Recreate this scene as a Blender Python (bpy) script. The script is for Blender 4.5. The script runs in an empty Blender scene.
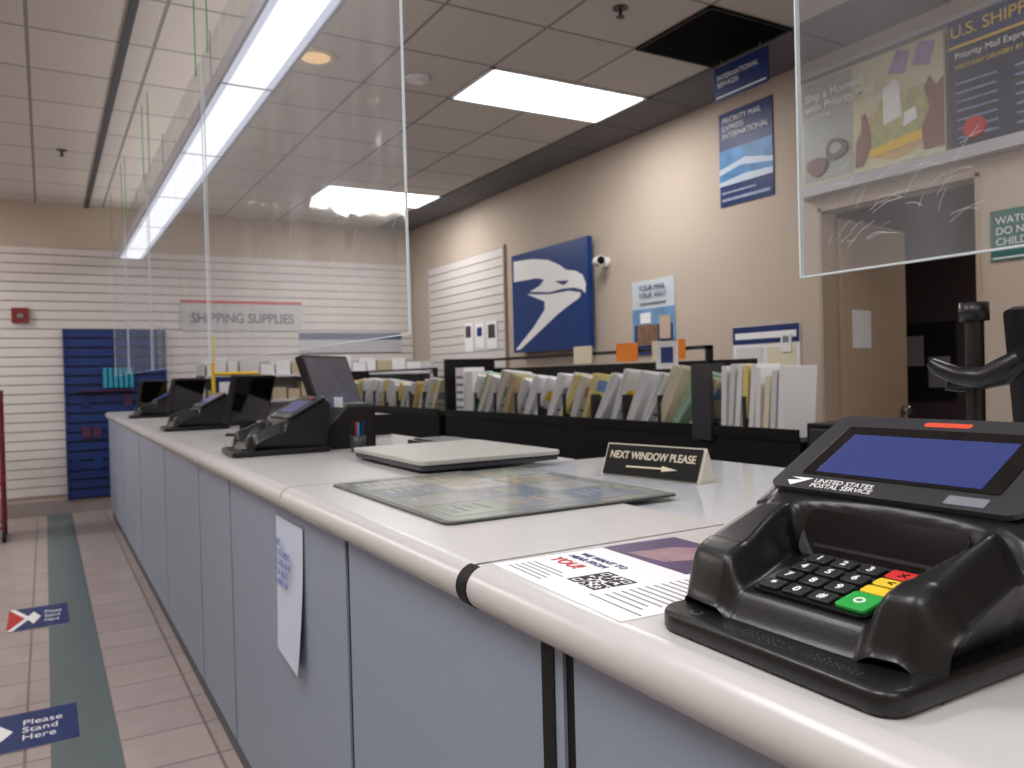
import bpy, math, random
from mathutils import Vector, Matrix
random.seed(7)
SC=bpy.context.scene; COL=SC.collection
try:
    SC.view_settings.view_transform='Standard'
except Exception: pass

# ---------------------------------------------------------------- materials
def lin(c):
    def g(x):
        x/=255.0
        return x/12.92 if x<=0.04045 else ((x+0.055)/1.055)**2.4
    return (g(c[0]),g(c[1]),g(c[2]),1)
MATS={}
def pm(name,rgb,rough=0.5,spec=0.5,noise=0.05,nscale=8,bump=0.0,bscale=60,metal=0.0,coat=0.0):
    if name in MATS: return MATS[name]
    m=bpy.data.materials.new(name); m.use_nodes=True; nt=m.node_tree; N=nt.nodes; L=nt.links
    b=N['Principled BSDF']; b.inputs['Roughness'].default_value=rough; b.inputs['Metallic'].default_value=metal
    b.inputs['Specular IOR Level'].default_value=spec
    if coat: b.inputs['Coat Weight'].default_value=coat; b.inputs['Coat Roughness'].default_value=0.05
    tc=N.new('ShaderNodeTexCoord'); no=N.new('ShaderNodeTexNoise'); no.inputs['Scale'].default_value=nscale
    L.new(tc.outputs['Object'],no.inputs['Vector'])
    mx=N.new('ShaderNodeMix'); mx.data_type='RGBA'
    c=lin(rgb); k0=1-noise; k1=1+noise
    mx.inputs[6].default_value=(c[0]*k0,c[1]*k0,c[2]*k0,1); mx.inputs[7].default_value=(min(1,c[0]*k1),min(1,c[1]*k1),min(1,c[2]*k1),1)
    L.new(no.outputs['Fac'],mx.inputs[0]); L.new(mx.outputs[2],b.inputs['Base Color'])
    if bump:
        n2=N.new('ShaderNodeTexNoise'); n2.inputs['Scale'].default_value=bscale; L.new(tc.outputs['Object'],n2.inputs['Vector'])
        bp=N.new('ShaderNodeBump'); bp.inputs['Strength'].default_value=bump; bp.inputs['Distance'].default_value=0.002
        L.new(n2.outputs['Fac'],bp.inputs['Height']); L.new(bp.outputs['Normal'],b.inputs['Normal'])
    MATS[name]=m; return m
def em(name,rgb,s):
    if name in MATS: return MATS[name]
    m=bpy.data.materials.new(name); m.use_nodes=True; nt=m.node_tree; nt.nodes.clear()
    e=nt.nodes.new('ShaderNodeEmission'); o=nt.nodes.new('ShaderNodeOutputMaterial')
    e.inputs[0].default_value=lin(rgb); e.inputs[1].default_value=s; nt.links.new(e.outputs[0],o.inputs[0]); MATS[name]=m; return m
def brick(name,c1,c2,cm,bw,rh,mort,rough=0.4,off=0.0,loc=(0,0,0),bump=0.3,speck=0.0):
    m=bpy.data.materials.new(name); m.use_nodes=True; nt=m.node_tree; N=nt.nodes; L=nt.links
    b=N['Principled BSDF']; b.inputs['Roughness'].default_value=rough
    tc=N.new('ShaderNodeTexCoord'); mp=N.new('ShaderNodeMapping'); mp.inputs['Location'].default_value=loc
    L.new(tc.outputs['Object'],mp.inputs['Vector'])
    br=N.new('ShaderNodeTexBrick'); br.offset=off; br.inputs['Scale'].default_value=1
    br.inputs['Color1'].default_value=lin(c1); br.inputs['Color2'].default_value=lin(c2); br.inputs['Mortar'].default_value=lin(cm)
    br.inputs['Brick Width'].default_value=bw; br.inputs['Row Height'].default_value=rh; br.inputs['Mortar Size'].default_value=mort
    br.inputs['Mortar Smooth'].default_value=0.1
    L.new(mp.outputs[0],br.inputs['Vector'])
    no=N.new('ShaderNodeTexNoise'); no.inputs['Scale'].default_value=90 if speck else 5; no.inputs['Detail'].default_value=4; L.new(tc.outputs['Object'],no.inputs['Vector'])
    mx=N.new('ShaderNodeMix'); mx.data_type='RGBA'; mx.blend_type='MULTIPLY'; mx.inputs[0].default_value=1
    rr=N.new('ShaderNodeMapRange'); rr.inputs[1].default_value=0.3; rr.inputs[2].default_value=0.7; rr.inputs[3].default_value=0.88; rr.inputs[4].default_value=1.05
    L.new(no.outputs['Fac'],rr.inputs[0]); L.new(br.outputs['Color'],mx.inputs[6]); L.new(rr.outputs[0],mx.inputs[7]); L.new(mx.outputs[2],b.inputs['Base Color'])
    bp=N.new('ShaderNodeBump'); bp.inputs['Strength'].default_value=bump; bp.inputs['Distance'].default_value=0.003; bp.invert=True
    L.new(br.outputs['Fac'],bp.inputs['Height']); L.new(bp.outputs['Normal'],b.inputs['Normal'])
    MATS[name]=m; return m
def acrylic(name,haze=0.02):
    m=bpy.data.materials.new(name); m.use_nodes=True; nt=m.node_tree; N=nt.nodes; L=nt.links; N.clear()
    o=N.new('ShaderNodeOutputMaterial'); t=N.new('ShaderNodeBsdfTransparent'); t.inputs[0].default_value=(0.985,0.99,0.99,1)
    d=N.new('ShaderNodeBsdfTranslucent'); d.inputs[0].default_value=(0.85,0.88,0.95,1)
    d2=N.new('ShaderNodeBsdfDiffuse'); d2.inputs[0].default_value=(0.85,0.88,0.95,1)
    md=N.new('ShaderNodeMixShader'); md.inputs[0].default_value=0.5; L.new(d.outputs[0],md.inputs[1]); L.new(d2.outputs[0],md.inputs[2])
    g=N.new('ShaderNodeBsdfGlossy'); g.inputs['Roughness'].default_value=0.06
    m1=N.new('ShaderNodeMixShader'); m2=N.new('ShaderNodeMixShader')
    tc=N.new('ShaderNodeTexCoord')
    mp=N.new('ShaderNodeMapping'); mp.inputs['Scale'].default_value=(1,5,1.2); mp.inputs['Rotation'].default_value=(0.5,0,0); L.new(tc.outputs['Object'],mp.inputs['Vector'])
    hz=N.new('ShaderNodeTexNoise'); hz.inputs['Scale'].default_value=1.6; hz.inputs['Detail'].default_value=5; L.new(mp.outputs[0],hz.inputs['Vector'])
    hr=N.new('ShaderNodeMapRange'); hr.inputs[1].default_value=0.35; hr.inputs[2].default_value=0.75; hr.inputs[3].default_value=haze; hr.inputs[4].default_value=haze*2.4; L.new(hz.outputs['Fac'],hr.inputs[0]); L.new(hr.outputs[0],m1.inputs[0])
    lw=N.new('ShaderNodeLayerWeight'); lw.inputs[0].default_value=0.5
    pw=N.new('ShaderNodeMath'); pw.operation='POWER'; pw.inputs[1].default_value=4; L.new(lw.outputs['Facing'],pw.inputs[0])
    ml=N.new('ShaderNodeMapRange'); ml.inputs[3].default_value=0.035; ml.inputs[4].default_value=0.19; L.new(pw.outputs[0],ml.inputs[0])
    no=N.new('ShaderNodeTexNoise'); no.inputs['Scale'].default_value=3.5; L.new(tc.outputs['Object'],no.inputs['Vector'])
    bp=N.new('ShaderNodeBump'); bp.inputs['Strength'].default_value=0.6; bp.inputs['Distance'].default_value=0.012; L.new(no.outputs['Fac'],bp.inputs['Height']); L.new(bp.outputs['Normal'],g.inputs['Normal'])
    L.new(t.outputs[0],m1.inputs[1]); L.new(md.outputs[0],m1.inputs[2]); L.new(ml.outputs[0],m2.inputs[0]); L.new(m1.outputs[0],m2.inputs[1]); L.new(g.outputs[0],m2.inputs[2]); L.new(m2.outputs[0],o.inputs[0])
    MATS[name]=m; return m

WALLP=pm('wall_paint_beige',(192,178,165),0.8,0.2,0.03,3,0.1,200)
BLK=pm('black_plastic',(19,19,21),0.33,0.45,0.1,20,0.08,400)
BLKM=pm('black_matte',(14,14,17),0.6,0.3)
BLKG=pm('black_gloss',(8,8,10),0.08,0.6,0.02)
GREYD=pm('dark_grey_plastic',(52,54,60),0.4)
WHITE=pm('white_paper',(232,232,236),0.7,0.2,0.03)
WHT=pm('white_print',(240,240,242),0.5,0.2,0.01)
NAVY=pm('navy_print',(22,46,104),0.4,0.3,0.05)
BLUE=pm('postal_blue',(10,54,118),0.35,0.4,0.05)
RED=pm('red_print',(190,34,40),0.4,0.3,0.05)
CREAM=pm('cream_paper',(226,218,194),0.7,0.2)
YEL=pm('yellow_print',(235,195,40),0.5,0.3)
ORG=pm('orange_card',(240,140,40),0.5,0.3)
GRN=pm('green_print',(40,120,90),0.5,0.3)
OFFW=pm('offwhite_card',(214,214,216),0.6)
LAM=pm('counter_laminate_light',(194,192,193),0.27,0.5,0.03,30)
PANEL=pm('counter_panel_bluegrey',(138,150,169),0.45,0.4,0.03,4)
GREY=pm('grey_print',(120,125,135),0.6)
SLAT=pm('slatwall_offwhite',(210,205,203),0.5,0.3,0.02)
METAL=pm('brushed_metal',(170,172,176),0.3,0.5,0.05,30,metal=0.8)
ACR=acrylic('clear_acrylic',0.038)
ACRE=pm('acrylic_edge',(205,215,222),0.3,0.5,0.02)

# ---------------------------------------------------------------- mesh builder
def frame(o,x,y):
    x=Vector(x).normalized(); y=Vector(y).normalized(); z=x.cross(y).normalized(); y=z.cross(x)
    M=Matrix.Identity(4)
    for i,v in enumerate((x,y,z)):
        for k in range(3): M[k][i]=v[k]
    for k in range(3): M[k][3]=o[k]
    return M
def T(x,y,z): return Matrix.Translation((x,y,z))
def RX(a): return Matrix.Rotation(math.radians(a),4,'X')
def RY(a): return Matrix.Rotation(math.radians(a),4,'Y')
def RZ(a): return Matrix.Rotation(math.radians(a),4,'Z')
class MB:
    def __init__(s): s.v=[];s.f=[];s.m=[];s.mats=[];s.sm=[]
    def mi(s,m):
        if m not in s.mats: s.mats.append(m)
        return s.mats.index(m)
    def add(s,vs,fs,m,M=None,sm=False):
        o=len(s.v); i=s.mi(m)
        for v in vs:
            v=Vector(v); s.v.append(tuple(M@v) if M else tuple(v))
        for f in fs: s.f.append([o+k for k in f]); s.m.append(i); s.sm.append(sm)
        return s
    def box(s,a,b,m,M=None):
        x0,y0,z0=a;x1,y1,z1=b
        return s.add([(x0,y0,z0),(x1,y0,z0),(x1,y1,z0),(x0,y1,z0),(x0,y0,z1),(x1,y0,z1),(x1,y1,z1),(x0,y1,z1)],
          [(0,3,2,1),(4,5,6,7),(0,1,5,4),(1,2,6,5),(2,3,7,6),(3,0,4,7)],m,M)
    def prism(s,p,z0,z1,m,M=None):
        n=len(p); vs=[(a,b,z0) for a,b in p]+[(a,b,z1) for a,b in p]
        fs=[tuple(range(n-1,-1,-1)),tuple(range(n,2*n))]+[(i,(i+1)%n,n+(i+1)%n,n+i) for i in range(n)]
        return s.add(vs,fs,m,M)
    def rprism(s,x0,y0,x1,y1,r,z0,z1,m,M=None,n=6):
        p=[]
        for cx,cy,a0 in ((x1-r,y1-r,0),(x0+r,y1-r,90),(x0+r,y0+r,180),(x1-r,y0+r,270)):
            for i in range(n+1):
                a=math.radians(a0+90*i/n); p.append((cx+r*math.cos(a),cy+r*math.sin(a)))
        return s.prism(p,z0,z1,m,M)
    def cyl(s,c,r,h,m,M=None,n=24,r2=None):
        r2=r if r2 is None else r2
        vs=[(c[0]+r*math.cos(2*math.pi*i/n),c[1]+r*math.sin(2*math.pi*i/n),c[2]) for i in range(n)]
        vs+=[(c[0]+r2*math.cos(2*math.pi*i/n),c[1]+r2*math.sin(2*math.pi*i/n),c[2]+h) for i in range(n)]
        s.add(vs,[tuple(range(n-1,-1,-1)),tuple(range(n,2*n))],m,M)
        o=len(s.v)-2*n; k=s.mi(m)
        for i in range(n):
            s.f.append([o+i,o+(i+1)%n,o+n+(i+1)%n,o+n+i]); s.m.append(k); s.sm.append(True)
        return s
    def dome(s,c,r,m,M=None,n=16,k=6,sc=1.0):
        vs=[];fs=[]
        for j in range(k):
            a=math.pi/2*j/k
            for i in range(n): vs.append((c[0]+r*math.cos(a)*math.cos(2*math.pi*i/n),c[1]+r*math.cos(a)*math.sin(2*math.pi*i/n),c[2]+r*sc*math.sin(a)))
        vs.append((c[0],c[1],c[2]+r*sc))
        for j in range(k-1):
            for i in range(n): fs.append((j*n+i,j*n+(i+1)%n,(j+1)*n+(i+1)%n,(j+1)*n+i))
        for i in range(n): fs.append(((k-1)*n+i,(k-1)*n+(i+1)%n,k*n))
        return s.add(vs,fs,m,M,True)
    def tube(s,pts,r,m,n=10,rs=None):
        P=[Vector(p) for p in pts]; vs=[];fs=[]
        for i,p in enumerate(P):
            t=(P[min(i+1,len(P)-1)]-P[max(i-1,0)]).normalized()
            a=Vector((0,0,1)) if abs(t.z)<0.9 else Vector((1,0,0))
            u=t.cross(a).normalized(); w=t.cross(u); rr=rs[i] if rs else r
            for k in range(n):
                q=2*math.pi*k/n; vs.append(tuple(p+u*math.cos(q)*rr+w*math.sin(q)*rr))
        for i in range(len(P)-1):
            for k in range(n): fs.append((i*n+k,i*n+(k+1)%n,(i+1)*n+(k+1)%n,(i+1)*n+k))
        s.add(vs,fs,m,None,True); s.add(vs[:n],[tuple(range(n-1,-1,-1))],m); s.add(vs[-n:],[tuple(range(n))],m)
        return s
    def build(s,name,M=None,bevel=0,parent=None,seg=2,smooth=False):
        me=bpy.data.meshes.new(name); me.from_pydata(s.v,[],s.f)
        for m in s.mats: me.materials.append(m)
        for i,p in enumerate(me.polygons): p.material_index=s.m[i]; p.use_smooth=s.sm[i] or smooth
        me.update()
        ob=bpy.data.objects.new(name,me); COL.objects.link(ob)
        if parent: ob.parent=parent
        if M is not None: ob.matrix_local=M
        if bevel:
            b=ob.modifiers.new('bevel','BEVEL'); b.width=bevel; b.segments=seg; b.limit_method='ANGLE'; b.angle_limit=math.radians(40)
        return ob
def empty(name,M=None):
    e=bpy.data.objects.new(name,None); COL.objects.link(e)
    if M is not None: e.matrix_local=M
    return e
def text(name,body,size,x,y,z,m,parent,align='LEFT',bold=0.0,sx=1.0,M=None,sp=1.0):
    c=bpy.data.curves.new(name,'FONT'); c.body=body; c.size=size; c.align_x=align; c.extrude=0.0004; c.offset=bold; c.space_line=sp
    c.materials.append(m); o=bpy.data.objects.new(name,c); COL.objects.link(o); o.parent=parent
    o.matrix_local=(M if M is not None else Matrix.Identity(4))@T(x,y,z)@Matrix.Diagonal((sx,1,1,1)); return o

# ---------------------------------------------------------------- room
XW=4.1; YF=9.5; ZC=3.2; XL=-2.6; YN=-2.2
FLOORM=brick('floor_tile',(176,163,160),(168,155,154),(124,114,113),0.3,0.3,0.006,0.3,loc=(0.1,0,0))
MB().box((XL,YN,-0.1),(XW+3,YF,0),FLOORM).build('floor')
MB().box((-0.02,YN+.01,0.0005),(0.2,YF-0.02,0.003),pm('floor_strip_greygreen',(94,108,110),0.35,0.4,0.12,12)).build('trim_1')
CEILM=brick('ceiling_tile',(206,200,194),(199,193,188),(140,136,132),0.61,0.61,0.010,0.9,loc=(-2.41+0.61*10,-4.26+0.61*16,0),bump=0.2,speck=1)
MB().box((XL,YN,ZC),(XW,YF,ZC+0.1),CEILM).build('ceiling')
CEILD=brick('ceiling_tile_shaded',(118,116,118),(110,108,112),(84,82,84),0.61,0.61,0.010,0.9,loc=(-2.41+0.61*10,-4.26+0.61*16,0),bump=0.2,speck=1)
MB().box((3.64,YN,ZC-0.012),(XW,YF,ZC),CEILD).build('ceiling_shade_strip')  # darker copy of the tiles: shade along the right wall painted into colour
MB().box((0.41,YN,ZC-0.02),(0.45,YF,ZC),pm('ceiling_track_dark',(60,60,62),0.5)).build('trim_3')
w=MB(); w.box((XW,3.26,0),(XW+0.12,YF,ZC),WALLP); w.box((XW,YN,0),(XW+0.12,2.3,ZC),WALLP); w.box((XW,2.3,2.27),(XW+0.12,3.26,ZC),WALLP)
w.build('wall_right')
MB().box((XL,YF,0),(XW+0.12,YF+0.12,ZC),WALLP).build('wall_back')
MB().box((XL-0.12,YN,0),(XL,YF,ZC),WALLP).build('wall_left')
MB().box((XL,YN-0.12,0),(XW+3,YN,ZC),WALLP).build('wall_front')
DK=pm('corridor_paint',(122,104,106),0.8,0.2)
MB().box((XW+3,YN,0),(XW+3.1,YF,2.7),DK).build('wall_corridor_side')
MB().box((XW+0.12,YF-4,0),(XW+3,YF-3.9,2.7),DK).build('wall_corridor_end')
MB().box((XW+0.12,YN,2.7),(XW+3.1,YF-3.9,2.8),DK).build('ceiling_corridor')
b=MB(); b.box((XW+2.5,2.3,0),(XW+2.95,3.2,0.9),GREYD).box((XW+2.48,2.32,0.05),(XW+2.5,2.73,0.85),BLK).box((XW+2.48,2.77,0.05),(XW+2.5,3.18,0.85),BLK); b.build('corridor_cabinet',None,0.004)
b=MB(); b.box((XW+2.97,4.2,1.0),(XW+2.998,5.0,1.7),GREYD)
for yy,zz in ((4.25,1.1),(4.5,1.3),(4.72,1.12)): b.box((XW+2.962,yy,zz),(XW+2.97,yy+0.2,zz+0.28),OFFW)
b.build('corridor_notice_board')
MB().box((XL,YF-0.025,0),(3.9,YF,0.15),pm('base_tile',(150,140,138),0.4)).build('baseboard_back')
MB().box((XW-0.015,3.3,0),(XW,YF,0.12),GREYD).build('baseboard_right')
d=MB(); TR=pm('door_trim_taupe',(176,158,140),0.5)
d.box((XW-0.008,3.245,0),(XW+0.14,3.265,2.285),TR); d.box((XW-0.008,2.295,0),(XW+0.14,2.315,2.285),TR); d.box((XW-0.008,2.295,2.26),(XW+0.14,3.265,2.28),TR)
d.build('trim_4')
D=empty('door_1',frame((XW+0.14,3.27,0.01),(0.985,0.17,0),(0,0,1)))
MB().box((0,0,-0.0),(0.88,2.22,0.045),pm('door_beige',(186,164,138),0.5)).build('leaf',None,0.003,D)
d=MB(); d.box((0.12,1.42,0.046),(0.36,1.66,0.05),WHITE); d.cyl((0.8,1.0,0.045),0.03,0.05,METAL); d.build('notice_and_knob',None,0,D)

def slats(name,M,wd,z0,z1,m,pitch=0.095,gap=0.010):
    b=MB(); b.box((0,z0,0),(wd,z1,0.008),pm('slat_groove',(140,137,138),0.7))
    z=z0
    while z<z1-0.02:
        b.box((0,z+gap/2,0.008),(wd,min(z+pitch-gap/2,z1),0.02),m); z+=pitch
    return b.build(name,M)
slats('wall_back_slat_panel',frame((XL,YF,0),(1,0,0),(0,0,1)),XW-XL-0.02,0.2,2.74,SLAT)
slats('wall_right_slat_panel',frame((XW,8.95,0),(0,-1,0),(0,0,1)),1.85,1.2,2.63,SLAT)
MB().box((XW-0.03,7.08,1.2),(XW,7.1,2.65),TR).build('trim_5')

# ---------------------------------------------------------------- lights
LENS=em('troffer_lens',(255,255,255),4.0)
def troffer(x0,y0,x1,y1,pw,name='ceiling_light_panel'):
    e=empty(name,T((x0+x1)/2,(y0+y1)/2,ZC)); a=(x1-x0)/2;b=(y1-y0)/2
    f=MB(); fr=pm('troffer_frame',(225,225,228),0.5)
    f.box((-a,-b,-0.012),(a,-b+0.02,0),fr).box((-a,b-0.02,-0.012),(a,b,0),fr).box((-a,-b,-0.012),(-a+0.02,b,0),fr).box((a-0.02,-b,-0.012),(a,b,0),fr)
    f.build('frame',None,0,e)
    MB().box((-a+0.02,-b+0.02,-0.008),(a-0.02,b-0.02,-0.002),LENS).build('lens',None,0,e)
    l=bpy.data.lights.new('troffer_lamp','AREA'); l.shape='RECTANGLE'; l.size=2*a-0.1; l.size_y=2*b-0.1; l.energy=pw; l.color=(1,0.965,0.93)
    o=bpy.data.objects.new('lamp',l); COL.objects.link(o); o.parent=e; o.location=(0,0,-0.03)
PW=28
troffer(2.41,4.26,3.63,4.87,PW); troffer(2.41,7.55,3.63,8.2,PW)
troffer(2.41,0.6,3.63,1.21,PW*.8); troffer(-1.25,0.0,-0.03,0.61,PW*1.1); troffer(-1.25,1.83,-0.03,2.44,PW*1.1); troffer(-0.64,-1.6,0.58,-0.99,PW*.8)  # unseen troffers, added to light the counter and customer side
troffer(-2.5,5.48,-1.28,6.09,PW*1.3); troffer(-2.5,7.92,-1.28,8.53,PW*1.5)  # two more unseen troffers, added to brighten the far-left floor
def downlight(x,y,r=0.12,glow=1.6):
    e=empty('recessed_downlight',T(x,y,ZC)); b=MB(); M=RX(180); k=r/0.12
    b.cyl((0,0,0),0.12*k,0.012,pm('warm_trim',(225,205,180),0.5),M,28,0.115*k); b.cyl((0,0,0.012),0.085*k,0.004,em('warm_glow_%d'%int(glow*10),(255,210,160),glow),M,28,0.08*k); b.build('trim_and_lens',None,0,e)
downlight(1.41,4.58,0.12,0.9)
for x,y in ((-0.71,5.1),(-0.8,8.6)): downlight(x,y,0.07,5.0)
e=empty('corridor_fill_lamp',T(XW+1.8,2.2,2.7)); MB().cyl((0,0,-0.03),0.15,0.03,em('corridor_fill_glow',(255,235,220),1.0)).build('lens',None,0,e)  # added lamp with no visible source, lifts the dark corridor
l=bpy.data.lights.new('corridor_fill','AREA'); l.size=0.3; l.energy=11; l.color=(1,0.92,0.9); o=bpy.data.objects.new('lamp',l); COL.objects.link(o); o.parent=e; o.location=(0,0,-0.05)
e=empty('linear_light_fixture')
b=MB(); hs=pm('fixture_housing',(196,196,206),0.4)
b.box((0.74,-1.2,2.67),(0.89,9.25,2.73),hs); b.box((0.69,-1.2,2.63),(0.705,9.25,2.70),hs); b.box((0.925,-1.2,2.63),(0.94,9.25,2.70),hs)
y=-1.18
while y<9.2: b.box((0.70,y+1.2,2.634),(0.93,y+1.215,2.66),hs); y+=1.215
for y in (0.5,2.5,4.5,6.5,8.5): b.cyl((0.815,y,2.74),0.004,ZC-2.74,METAL,n=8)
b.build('housing',None,0.003,e)
b=MB(); DG=em('diffuser_glow',(243,245,252),1.5); DG2=em('diffuser_glow_edge',(214,218,236),1.0)
y=-1.18
while y<9.2:
    y2=min(y+1.2,9.24)
    b.box((0.735,y,2.636),(0.895,y2,2.66),DG); b.box((0.706,y,2.637),(0.735,y2,2.66),DG2); b.box((0.895,y,2.637),(0.924,y2,2.66),DG2); y+=1.215
b.build('diffuser',None,0,e)
b=MB(); b.box((0.76,-1.15,2.731),(0.87,9.2,2.735),em('ceiling_fill_glow',(250,245,240),4.5)); b.build('ceiling_fill',None,0,e)  # unseen upward glow added on the fixture to brighten the ceiling

g=MB(); VB=pm('vent_black',(6,6,8),0.9,0.1); g.box((3.03,3.05,-0.010),(3.62,3.64,0),VB)
g.box((3.02,3.04,-0.014),(3.63,3.055,0),BLKM).box((3.02,3.635,-0.014),(3.63,3.65,0),BLKM).box((3.02,3.04,-0.014),(3.035,3.65,0),BLKM).box((3.615,3.04,-0.014),(3.63,3.65,0),BLKM)
for i in range(10): g.box((3.05,3.085+i*0.055,-0.012),(3.60,3.09+i*0.055,-0.010),VB)
g.build('ceiling_vent_grille',T(0,0,ZC))
b=MB(); M=T(2.07,4.62,ZC)@RX(180); b.cyl((0,0,0),0.075,0.022,WHITE,M,28,0.072); b.cyl((0,0,0.022),0.05,0.02,WHITE,M,28,0.03); b.build('smoke_detector')
for x,y in ((0.17,7.3),(2.62,3.28)):
    b=MB(); M=T(x,y,ZC)@RX(180); b.cyl((0,0,0),0.04,0.006,GREYD,M); b.cyl((0,0,0.006),0.01,0.04,GREYD,M,10); b.cyl((0,0,0.046),0.022,0.004,GREYD,M,14); b.build('fire_sprinkler')

# ---------------------------------------------------------------- counter
b=MB()
joints=[0.80,1.62,2.85,3.5,4.6,5.9,7.3,8.9]
y0=-1.6; prev=y0
for j in joints:
    b.box((0.535,prev+0.012,0.09),(0.56,j-0.012,0.985),PANEL); b.box((0.54,j-0.014,0.09),(0.565,j+0.014,0.99),BLKM)
    prev=j
b.box((0.533,0.83,0.09),(0.552,0.858,0.985),BLKM)
b.box((0.565,y0,0.0),(1.0,8.9,0.985),PANEL)
b.box((0.55,y0,0.0),(0.565,8.9,0.09),pm('toe_kick',(70,74,84),0.5))
def nose(ya,yb,z=1.05,x0=0.508,x1=1.03,m=LAM):
    prof=[(x1,z),(x1,z-0.04),(x0+0.03,z-0.062)]
    R=0.031; NN=16
    for i in range(NN+1):
        a=math.radians(-90-180*i/NN); prof.append((x0+R+R*math.cos(a),z-R+R*math.sin(a)))
    n=len(prof); vs=[(p[0],ya,p[1]) for p in prof]+[(p[0],yb,p[1]) for p in prof]
    b.add(vs,[tuple(range(n)),tuple(range(2*n-1,n-1,-1))]+[(i,n+i,n+(i+1)%n,(i+1)%n) for i in (0,1,2,n-1)],m)
    vs2=vs[3:n]+vs[n+3:]; k=n-3
    b.add(vs2,[(i,k+i,k+i+1,i+1) for i in range(k-1)],m,None,True)
secs=[-1.6,1.03,2.06,3.4,4.7,6.1,7.5,8.92]
for a,c in zip(secs[:-1],secs[1:]):
    nose(a+0.004,c-0.004)
    if c<8.9: nose(c-0.008,c+0.008,1.047,0.511,1.02,pm('joint_brown',(70,62,60),0.5))
nose(1.015,1.045,1.0497,0.506,0.56,BLKM)
b.build('service_counter')
wt=MB(); GW=pm('worktop_white_gloss',(202,206,214),0.12,0.5,0.03,3)
wt.box((1.035,-0.7,1.0),(1.8,2.15,1.04),GW); wt.box((1.035,2.17,1.0),(1.5,6.8,1.04),LAM)
wt.box((1.04,-0.65,0),(1.06,2.1,1.0),PANEL).box((1.7,-0.65,0),(1.75,2.1,1.0),BLKM).box((1.04,2.2,0),(1.4,6.75,1.0),BLKM)
wt.build('employee_worktop',None,0.004)
p=empty('taped_notice',frame((0.533,2.2,0.60),(0,-1,0),(0,0,1)))
b=MB(); n=8
vs=[];fs=[]
for i in range(n+1):
    for k,xx in enumerate((0,0.25)): vs.append((xx+ (0.01 if k else 0)*(i/n),0.36*i/n,0.002+0.02*(1-i/n)**2*(1 if k else 0.3)))
for i in range(n): fs.append((2*i,2*i+1,2*i+3,2*i+2))
b.add(vs,fs,pm('notice_paper',(200,208,228),0.6,0.2),None,True); b.build('sheet',None,0,p)
text('lines','USPS\nCUSTOMERS\nPLEASE WAIT\nFOR NEXT\nWINDOW',0.026,0.03,0.29,0.014,pm('faded_blue_ink',(110,130,180),0.6),p)

# ---------------------------------------------------------------- items on counter
def flat(x,y,rot=0,z=1.05):
    a=math.radians(rot); return frame((x,y,z),(-math.sin(a),-math.cos(a),0),(math.cos(a),-math.sin(a),0))
e=empty('counter_display_mat',flat(0.625,2.0,0,1.0503))
b=MB(); b.rprism(0,0,0.68,0.56,0.02,0,0.005,pm('mat_edge_dark',(58,62,62),0.4)); b.rprism(0.012,0.012,0.668,0.548,0.015,0.005,0.0056,pm('mat_surface',(146,153,150),0.1,0.6,0.06,6))
cols=[pm('pale_white',(182,186,184),0.1),pm('pale_green',(150,162,150),0.1),pm('pale_blue',(140,152,164),0.1),pm('pale_yellow',(174,172,150),0.1),pm('pale_grey',(160,165,165),0.1)]
for r_ in range(3):
    for q in range(4):
        x=0.05+q*0.148+random.uniform(-.01,.01); y=0.04+r_*0.165; b.box((x,y,0.0056),(x+0.13,y+0.14,0.0060),cols[(q*2+r_*3)%5])
        for k in range(4): b.box((x+0.015,y+0.02+k*0.026,0.0060),(x+0.015+random.uniform(.04,.1),y+0.03+k*0.026,0.0062),random.choice([pm('pale_ink',(126,132,136),0.3),pm('pale_navy',(112,126,142),0.3),cols[3],pm('pale_rust',(160,128,108),0.3)]))
b.build('mat',None,0,e)
e=empty('mailing_leaflet',flat(0.553,1.016,3,1.0501))
b=MB(); b.box((0,0,0),(0.32,0.33,0.0009),WHITE)
PUR=pm('purple_photo',(74,52,96),0.4,0.3,0.6,14)
b.box((0.0,0.19,0.0009),(0.2,0.33,0.0012),PUR); b.prism([(0.05,0.20),(0.13,0.21),(0.15,0.27),(0.09,0.31),(0.06,0.28)],0.0012,0.0014,pm('photo_gold',(150,120,130),0.5,0.3,0.5,30))
b.box((0.21,0.03,0.0009),(0.315,0.032,0.0012),NAVY)
for k in range(15): b.box((0.22,0.045+k*0.0125,0.0009),(0.22+random.uniform(.07,.095),0.048+k*0.0125,0.0012),GREY)
for k in range(5): b.box((0.02,0.015+k*0.010,0.0009),(0.02+random.uniform(.08,.11),0.0175+k*0.010,0.0012),GREY)
for i in range(19):
    for j in range(19):
        fnd=(i<6 and j<6) or (i<6 and j>12) or (i>12 and j>12)
        if fnd:
            ii=i%13 if i>12 else i; jj=j%13 if j>12 else j
            on=(ii in(0,5) or jj in(0,5) or (ii in(2,3) and jj in(2,3)))
        else: on=random.random()<0.5
        if on: b.box((0.132+i*0.0035,0.045+j*0.0035,0.0009),(0.1355+i*0.0035,0.0485+j*0.0035,0.0013),BLKM)
b.build('sheet',None,0,e)
text('heading','WE WANT TO',0.017,0.02,0.135,0.0014,NAVY,e); text('heading_2','HEAR FROM',0.017,0.02,0.115,0.0014,NAVY,e); text('heading_3','YOU!',0.03,0.02,0.082,0.0014,RED,e,'LEFT',0.0006)
e=empty('next_window_sign',frame((1.36,1.80,1.041),(0.18,-0.98,0),(0,0,1)))
b=MB(); L_=0.33
b.add([(0,0,0.035),(L_,0,0.035),(L_,0.085,0),(0,0.085,0),(0,0,-0.035),(L_,0,-0.035)],[(0,1,2,3),(5,4,3,2),(0,4,5,1),(0,3,4),(1,5,2)],pm('sign_base_ivory',(206,204,190),0.4))
b.build('wedge',None,0,e)
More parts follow.
